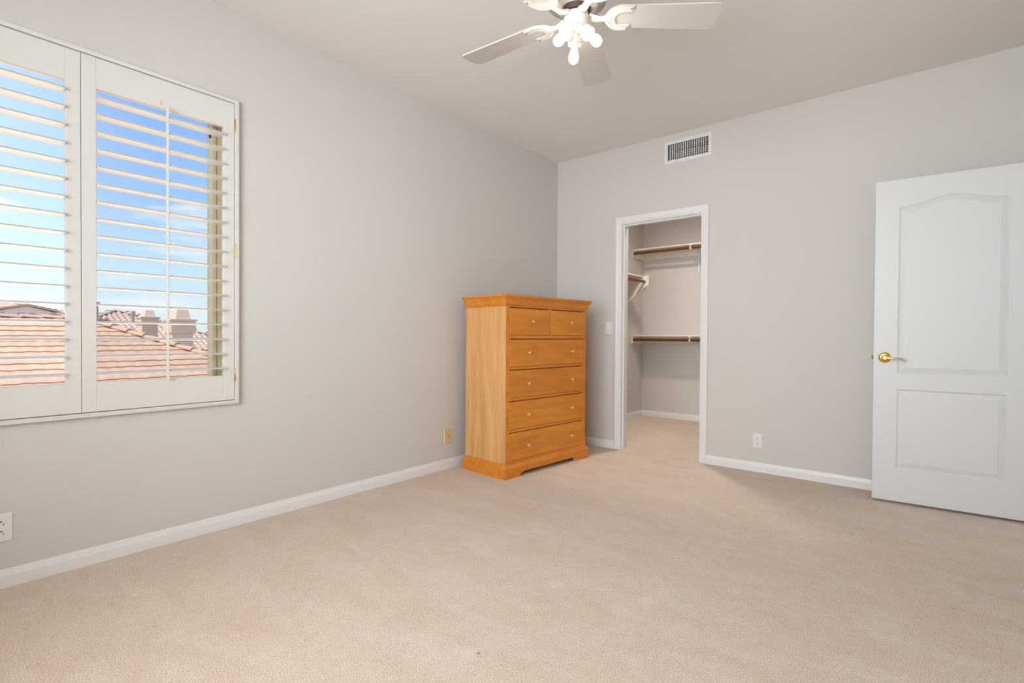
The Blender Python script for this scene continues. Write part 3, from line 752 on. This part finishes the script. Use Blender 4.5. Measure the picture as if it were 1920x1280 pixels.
# motor housing: drum with a sloping, slotted lower bowl
hp = [(0.030, 0.190), (0.075, 0.184), (0.118, 0.168), (0.134, 0.142), (0.138, 0.102), (0.138, 0.074), (0.131, 0.058), (0.078, 0.031), (0.063, 0.028)]
bm = bmesh.new(); lathe(bm, hp, I4, 60, True, False); fpart('motor_housing', bm, M_FAN, smooth=True)
bm = bmesh.new(); lathe(bm, [(0.064, 0.033), (0.062, 0.020), (0.058, 0.009), (0.045, 0.003)], I4, 40); fpart('flywheel', bm, M_BROWN, smooth=True)
bm = bmesh.new(); ns = 60
for i in range(ns):
    a = 2*PI*i/ns; c, s = math.cos(a), math.sin(a)
    def sp(r, z, t): return (r*c-t*s, r*s+t*c, z)
    dz = -0.0007
    za = 0.058-(0.131-0.126)*0.027/0.053+dz; zb = 0.058-(0.131-0.090)*0.027/0.053+dz
    bm.faces.new([bm.verts.new(p) for p in (sp(0.126, za, -0.0026), sp(0.126, za, 0.0026), sp(0.090, zb, 0.0019), sp(0.090, zb, -0.0019))])
fpart('vent_slots', bm, M_BROWN)
bm = bmesh.new(); lathe(bm, [(0.050, 0.004), (0.0545, 0.000), (0.0550, -0.006), (0.0550, -0.052), (0.052, -0.057), (0.047, -0.058)], I4, 40); sh = fpart('switch_housing', bm, M_FAN, smooth=True)
bm = bmesh.new(); lathe(bm, [(0.046, -0.057), (0.0475, -0.068), (0.044, -0.077), (0.036, -0.088), (0.027, -0.099), (0.018, -0.105), (0.008, -0.108), (0.0005, -0.1085)], I4, 36); lk = fpart('light_kit', bm, M_FAN, smooth=True)
A0 = math.radians(111.0)
for k in range(5):
    a = A0+k*2*PI/5
    # blade
    bm = bmesh.new()
    R1, w0, w1 = 0.6136, 0.062, 0.076
    pts = [(0.158, -w0*0.62), (0.180, -w0*0.94), (0.21, -w0), (R1-0.030, -w1+0.001), (R1-0.012, -w1+0.006)]
    for t in (-0.7, -0.4, 0, 0.4, 0.7): pts.append((R1-0.003+0.004*(1-t*t), t*w1))
    pts += [(R1-0.012, w1-0.006), (R1-0.030, w1-0.001), (0.21, w0), (0.180, w0*0.94), (0.158, w0*0.62)]
    poly_prism(bm, pts, -0.003, 0.003)
    bl = fpart('blade', bm, M_BLADE, bevel=0.001)
    bl.rotation_euler = (math.radians(-9), 0, a)
    # cast arm and shoe under the blade
    bm = bmesh.new()
    tube(bm, [(0.056, 0, -0.002), (0.074, 0, -0.010), (0.094, 0, -0.014), (0.112, 0, -0.012), (0.128, 0, -0.009), (0.150, 0, -0.007)], [0.020, 0.019, 0.016, 0.015, 0.017, 0.020], 12, 0.55)
    def shoe(rx, ry, x0, xe, z0, z1, inner):
        n = 22; out = []; inn = []
        for i in range(n+1):
            t = math.radians(90+180*i/n)
            out.append((x0+rx*math.cos(t), ry*math.sin(t))); inn.append((x0+(rx-inner)*math.cos(t)+inner*0.15, (ry-inner*0.72)*math.sin(t)))
        out = [(xe, ry*0.93)] + out + [(xe, -ry*0.93)]; inn = [(xe, (ry-inner*0.72)*0.98)] + inn + [(xe, -(ry-inner*0.72)*0.98)]
        vo0 = [bm.verts.new((x, y, z0)) for x, y in out]; vi0 = [bm.verts.new((x, y, z0)) for x, y in inn]
        vo1 = [bm.verts.new((x, y, z1)) for x, y in out]; vi1 = [bm.verts.new((x, y, z1)) for x, y in inn]
        m = len(out)
        for i in range(m-1):
            bm.faces.new((vo0[i], vo0[i+1], vi0[i+1], vi0[i])); bm.faces.new((vo1[i], vo1[i+1], vi1[i+1], vi1[i]))
            bm.faces.new((vo0[i], vo0[i+1], vo1[i+1], vo1[i])); bm.faces.new((vi0[i], vi0[i+1], vi1[i+1], vi1[i]))
        for i in (0, m-1): bm.faces.new((vo0[i], vi0[i], vi1[i], vo1[i]))
    shoe(0.074, 0.070, 0.198, 0.238, -0.0095, -0.0032, 0.040)
    shoe(0.071, 0.067, 0.198, 0.232, -0.0130, -0.0090, 0.012)
    shoe(0.048, 0.047, 0.198, 0.232, -0.0130, -0.0090, 0.013)
    arm = fpart('blade_arm', bm, M_FAN, bl, smooth=True)
    for sx, sy in ((0.228, 0.056), (0.228, -0.056)):
        bm = bmesh.new(); lathe(bm, [(0.0042, -0.0145), (0.0042, -0.0085)], Matrix.Translation((sx, sy, 0)), 10)
        fpart('screw', bm, M_DUCT, bl)
# three tilted sockets with bulbs
for k, az in enumerate((129.5, 249.5, 9.5)):
    a = math.radians(az); tilt = math.radians(48)
    d = Vector((math.cos(a)*math.cos(tilt), math.sin(a)*math.cos(tilt), -math.sin(tilt)))
    o0 = Vector((math.cos(a)*0.026, math.sin(a)*0.026, -0.058))
    m = axis_m(o0, d)
    bm = bmesh.new(); lathe(bm, [(0.016, 0.0), (0.018, 0.012), (0.0280, 0.022), (0.0300, 0.030), (0.0305, 0.049), (0.0285, 0.0515), (0.0262, 0.049), (0.0250, 0.028), (0.014, 0.0265)], m, 30)
    so = fpart('lamp_socket', bm, M_FAN, lk, smooth=True)
    bm = bmesh.new(); lathe(bm, [(0.0125, 0.027), (0.0130, 0.056), (0.0150, 0.067), (0.0195, 0.080), (0.0222, 0.091), (0.0226, 0.098), (0.0214, 0.108), (0.0170, 0.1165), (0.0095, 0.1220), (0.0005, 0.1235)], m, 24)
    bu = link('bulb', bm, M_BULB, fan, smooth=True)
def chain(name, pts, m=M_BRASS):
    bm = bmesh.new(); tube(bm, pts, 0.0011, 6)
    lathe(bm, [(0.0005, 0.004), (0.0045, 0.003), (0.006, 0.0), (0.0045, -0.003), (0.0005, -0.004)], Matrix.Translation(pts[0]), 12, False, False)
    lathe(bm, [(0.0005, 0.006), (0.003, 0.004), (0.0042, -0.002), (0.003, -0.010), (0.0005, -0.012)], Matrix.Translation(pts[-1]), 10, False, False)
    return fpart(name, bm, m, smooth=True)
rv = Vector((math.cos(YAW), math.sin(YAW), 0)); fv = Vector((-math.sin(YAW), math.cos(YAW), 0))
p = rv*0.046-fv*0.030
chain('pull_chain', [tuple(p+Z*-0.018), tuple(p+rv*0.012-fv*0.008+Z*-0.024), tuple(p+rv*0.013-fv*0.008+Z*-0.105)])
p = -fv*0.040+rv*0.002
chain('pull_chain', [tuple(p+Z*-0.098), tuple(p-fv*0.003+Z*-0.104), tuple(p-fv*0.003+Z*-0.150)])

# ------------------------------------------------------------------ outside the side window
bm = bmesh.new(); box(bm, -400, 60, -300, 400, -3.4, -3.2); struct(link('ground', bm, M_GROUND))
def tiles(bm, org, eu, ev, rows, course, width, us, amp, pitch, step, lip):
    """tile courses: org = left foot, eu along the eave, ev up the slope, us(i) -> (u0, u1) extent of row i"""
    eu = Vector(eu).normalized(); ev = Vector(ev).normalized(); nrm = eu.cross(ev).normalized()
    if nrm.z < 0: nrm = -nrm
    for i in range(rows):
        u0, u1 = us(i)
        if u1-u0 < 0.05: continue
        n = max(2, int((u1-u0)/step)); low = []; lowb = []; high = []
        for j in range(n+1):
            u = u0+(u1-u0)*j/n
            wv = amp*(math.sin(2*PI*u/pitch)) + 0.3*amp*math.sin(4*PI*u/pitch+0.7)
            jit = 0.012*math.sin(u*7.3+i*2.1)
            a = Vector(org)+eu*u
            low.append(bm.verts.new(a+ev*(i*course-0.02+jit)+nrm*(lip+wv))); lowb.append(bm.verts.new(a+ev*(i*course-0.02+jit)+nrm*(wv-0.03)))
            high.append(bm.verts.new(a+ev*((i+1)*course+0.03)+nrm*(wv)))
        for j in range(n):
            bm.faces.new((low[j], low[j+1], high[j+1], high[j])); bm.faces.new((lowb[j], lowb[j+1], low[j+1], low[j]))
SLP = 0.385; ca = 1/math.sqrt(1+SLP*SLP); sa = SLP*ca
def roofz(x): return SLP*(2.887-16-x)
# house next door: its roof climbs away from the window to a ridge, with a hip at its right-hand end
h1 = thing('neighbouring_house', 'neighbouring house with large sloping terracotta tile roof and broad chimney outside the window', 'house', (-12.0, 2.0, -3.2))
def hp_(name, bm, m, par, **k):
    o = link(name, bm, m, par, **k); o.location = -Vector(par.location); return o
EX, RX = -7.6, -16.95
RB = -19.6                                             # rear eave                                  # eave and ridge
def hip_y(x): return 3.62+(RX-x)*-0.86
rows = 27; course = (EX-RX)/ca/rows
bm = bmesh.new()
tiles(bm, (EX, 0, roofz(EX)), (0, 1, 0), (-1, 0, SLP), rows, course, 0, lambda i: (-16.0, hip_y(EX-i*course*ca)), 0.0055, 0.30, 0.055, 0.034)
hp_('roof_slope', bm, M_TILE, h1)
bm = bmesh.new()
yr = hip_y(RX); zr = roofz(RX); ze = roofz(EX); ye = hip_y(EX); xb = RB; zb_ = zr-(RX-RB)*SLP
def tri(*p): bm.faces.new([bm.verts.new(q) for q in p])
tri((RX, yr, zr-0.03), (EX, ye, ze-0.03), (xb, yr+2.6, zb_-0.03)); tri((RX, yr, zr-0.03), (xb, yr+2.6, zb_-0.03), (xb, -16, zb_-0.03), (RX, -16, zr-0.03))
hp_('rear_slope', bm, M_TILE2, h1)
def cap_run(name, a, b, par, m, n, r=0.15):
    a, b = Vector(a), Vector(b); d = (b-a)/n; bm = bmesh.new(); ax = d.normalized(); sd = ax.cross(Vector((0, 0, 1))).normalized(); upv = sd.cross(ax)
    for i in range(n):
        p0 = a+d*i; p1 = a+d*(i+1.12); k = 8; r0 = []; r1 = []
        for j in range(k+1):
            t = PI*j/k
            r0.append(bm.verts.new(p0+sd*(r*1.08*math.cos(t))+upv*(r*0.62*math.sin(t)+0.03))); r1.append(bm.verts.new(p1+sd*(r*0.86*math.cos(t))+upv*(r*0.5*math.sin(t)-0.005)))
        for j in range(k): bm.faces.new((r0[j], r0[j+1], r1[j+1], r1[j]))
        bm.faces.new(r0)
    return hp_(name, bm, m, par)
cap_run('hip_tiles', (EX, ye, ze), (RX, yr, zr), h1, M_TILE, 26)
cap_run('ridge_tiles', (RX, -16, zr-0.02), (RX, yr, zr-0.02), h1, M_TILE, 44, 0.13)
bm = bmesh.new(); box(bm, xb+0.5, EX-0.6, -15.5, yr+1.5, -3.2, ze-0.05); hp_('house_wall', bm, M_STUC, h1)
def chimney(par, x, ya, yb_, dx, zb, zs, zl, zc_, zt, ins):
    """stuccoed stack: shaft to zs, ledge, wider shroud zl..zc_, tapering cap to zt"""
    bm = bmesh.new(); box(bm, x-dx, x, ya+ins*0.25, yb_-ins*0.4, zb, zl); c = hp_('chimney', bm, M_STUC, par)
    e = 0.05
    bm = bmesh.new(); box(bm, x-dx-e, x+e, ya-0.02, yb_+0.02, zl, zc_-0.06)
    sh_ = hp_('chimney_shroud', bm, M_STUC, c); sh_.location = (0, 0, 0)
    bm = bmesh.new(); box(bm, x-dx-e-0.04, x+e+0.04, ya-0.05, yb_+0.05, zc_-0.06, zc_)
    q = hp_('chimney_ledge', bm, M_STUC, c); q.location = (0, 0, 0)
    bm = bmesh.new(); w = yb_-ya
    b0 = [(x+0.02, ya+w*0.17, zc_), (x+0.02, yb_-w*0.17, zc_), (x-dx, yb_-w*0.17, zc_), (x-dx, ya+w*0.17, zc_)]
    b1 = [(x-0.06, ya+w*0.26, zt), (x-0.06, yb_-w*0.26, zt), (x-dx+0.08, yb_-w*0.26, zt), (x-dx+0.08, ya+w*0.26, zt)]
    A = [bm.verts.new(p) for p in b0]; B = [bm.verts.new(p) for p in b1]
    bm.faces.new(A); bm.faces.new(B)
    for i in range(4): bm.faces.new((A[i], A[(i+1) % 4], B[(i+1) % 4], B[i]))
    q = hp_('chimney_cap', bm, M_STUC, c); q.location = (0, 0, 0)
# house behind it: pyramid roof of curved tiles, a stuccoed chimney and a vent pipe
PK = (-25.1, 6.30, 2.06)
h2 = thing('house_behind', 'house behind with peaked roof of wavy barrel tiles, vent pipe and narrow chimney', 'house', (-25.1, 6.3, -3.2))
HB = 4.4; zb2 = PK[2]-HB*SLP
rows2 = 17; c2 = HB/ca/rows2
bm = bmesh.new()
tiles(bm, (PK[0]+HB, PK[1], zb2), (0, 1, 0), (-1, 0, SLP), rows2, c2, 0, lambda i: (-(HB-i*c2*ca), HB-i*c2*ca), 0.030, 0.21, 0.030, 0.028)
hp_('roof_slope', bm, M_TILE2, h2)
bm = bmesh.new()
for p, q in (((1, -1), (-1, -1)), ((-1, -1), (-1, 1)), ((-1, 1), (1, 1))):
    tri((PK[0]+p[0]*HB, PK[1]+p[1]*HB, zb2-0.03), (PK[0]+q[0]*HB, PK[1]+q[1]*HB, zb2-0.03), (PK[0], PK[1], PK[2]-0.03))
hp_('rear_slopes', bm, M_TILE2, h2)
for s in (-1, 1): cap_run('hip_tiles', (PK[0]+HB, PK[1]+s*HB, zb2), PK, h2, M_TILE2, 13, 0.14)
bm = bmesh.new(); box(bm, PK[0]-HB+0.6, PK[0]+HB-0.6, PK[1]-HB+0.6, PK[1]+HB-0.6, -3.2, zb2); hp_('house_wall', bm, M_STUC, h2)
bm = bmesh.new(); lathe(bm, [(0.06, 0.0), (0.06, 1.0)], Matrix.Translation((-23.5, 6.53, 0.98)), 10); lathe(bm, [(0.085, 0.85), (0.085, 1.0)], Matrix.Translation((-23.5, 6.53, 0.98)), 10)
hp_('vent_pipe', bm, M_PIPE, h2)
CHIMNEYS = True
# nearer chimney stands on the neighbouring roof's far slope
chimney(h1, -16.6, 5.88, 6.57, 0.70, -0.8, 0.9, 1.06, 1.52, 1.85, 0.10)
chimney(h2, -20.95, 6.18, 6.74, 0.60, 0.0, 0.9, 1.39, 1.69, 1.95, 0.04)
# dark slim stack beside the shutter stile
bm = bmesh.new(); box(bm, -23.9, -23.5, 5.00, 5.36, 0.6, 2.22); box(bm, -23.94, -23.46, 4.96, 5.40, 2.22, 2.31)
hp_('slim_stack', bm, M_PIPE, h2)
# far house at the left with a pale gable and small attic vents
h3 = thing('gabled_house', 'distant pink house with low gabled tile roof and small square vents, seen through left shutter', 'house', (-36.0, 3.2, -3.2))
gx = -33.0
bm = bmesh.new()
poly_prism(bm, [(-4.0, -3.2), (5.95, -3.2), (5.95, 2.08), (5.42, 2.12), (4.37, 2.40), (3.1, 2.08), (-4.0, 2.08)], gx-5, gx, lambda y, z, x: (x, y, z))
hp_('house_wall', bm, M_STUC2, h3)
for y_ in (3.42, 4.17, 4.57, 5.40):
    bm = bmesh.new(); box(bm, gx, gx+0.04, y_-0.13, y_+0.13, 1.90, 2.06); hp_('attic_vent', bm, M_TILE2, h3)
bm = bmesh.new()
for (ya, za, yb2, zb3) in ((2.7, 2.02, 4.37, 2.42), (4.37, 2.42, 5.6, 2.13)):
    v = [bm.verts.new(p) for p in ((gx+0.15, ya, za), (gx+0.15, yb2, zb3), (gx-4.0, yb2, zb3), (gx-4.0, ya, za), (gx+0.15, ya, za+0.1), (gx+0.15, yb2, zb3+0.1), (gx-4.0, yb2, zb3+0.1), (gx-4.0, ya, za+0.1))]
    for f in ((3, 2, 1, 0), (4, 5, 6, 7), (0, 1, 5, 4), (1, 2, 6, 5), (2, 3, 7, 6), (3, 0, 4, 7)): bm.faces.new([v[i] for i in f])
hp_('gable_roof', bm, M_TILE, h3)
bm = bmesh.new()
rp_ = [(gx-5.3, -4.3, 2.02), (gx-0.2, -4.3, 2.02), (gx-0.2, 6.3, 2.02), (gx-5.3, 6.3, 2.02), (gx-2.75, -2.0, 2.62), (gx-2.75, 4.3, 2.62)]
for f in ((0, 1, 4), (1, 2, 5, 4), (2, 3, 5), (3, 0, 4, 5)): tri(*[rp_[i] for i in f])
hp_('main_roof', bm, M_TILE, h3)
cap_run('hip_tiles', (gx-0.2, 6.3, 2.02), (gx-2.75, 4.3, 2.62), h3, M_TILE, 9, 0.15)

# tree beyond
tr = thing('tree', 'green tree top showing above the distant house at the left edge', 'tree', (-60.0, 5.9, -3.2))
bm = bmesh.new(); tube(bm, [(0, 0, 0), (0.1, 0, 3.0), (0.0, 0.1, 6.2)], [0.22, 0.17, 0.09], 8); link('trunk', bm, M_BARK, tr)
bm = bmesh.new(); rnd = random.Random(3)
for i in range(1500):
    while True:
        q = Vector((rnd.uniform(-1, 1), rnd.uniform(-1, 1), rnd.uniform(-1, 1)))
        if q.length < 1: break
    c = Vector((q.x*1.5, q.y*1.0, 6.0+q.z*1.0)); a = Vector((rnd.uniform(-1, 1), rnd.uniform(-1, 1), rnd.uniform(-1, 1))).normalized(); b = a.orthogonal().normalized()
    s = rnd.uniform(0.08, 0.16)
    bm.faces.new([bm.verts.new(c+a*s), bm.verts.new(c+b*s*0.6), bm.verts.new(c-a*s), bm.verts.new(c-b*s*0.6)])
link('crown', bm, M_LEAF, tr)
# hazy hills on the horizon
bm = bmesh.new(); prev = None
for i in range(60):
    y = -300+i*14; z = 2+4.0*(0.5+0.5*math.sin(i*0.9))*(0.5+0.5*math.sin(i*0.31+1))
    cur = [bm.verts.new((-350, y, -3.3)), bm.verts.new((-385, y, z)), bm.verts.new((-399, y, -3.3))]
    if prev:
        bm.faces.new((prev[0], cur[0], cur[1], prev[1])); bm.faces.new((prev[1], cur[1], cur[2], prev[2]))
    prev = cur
struct(link('hills', bm, M_HILL))
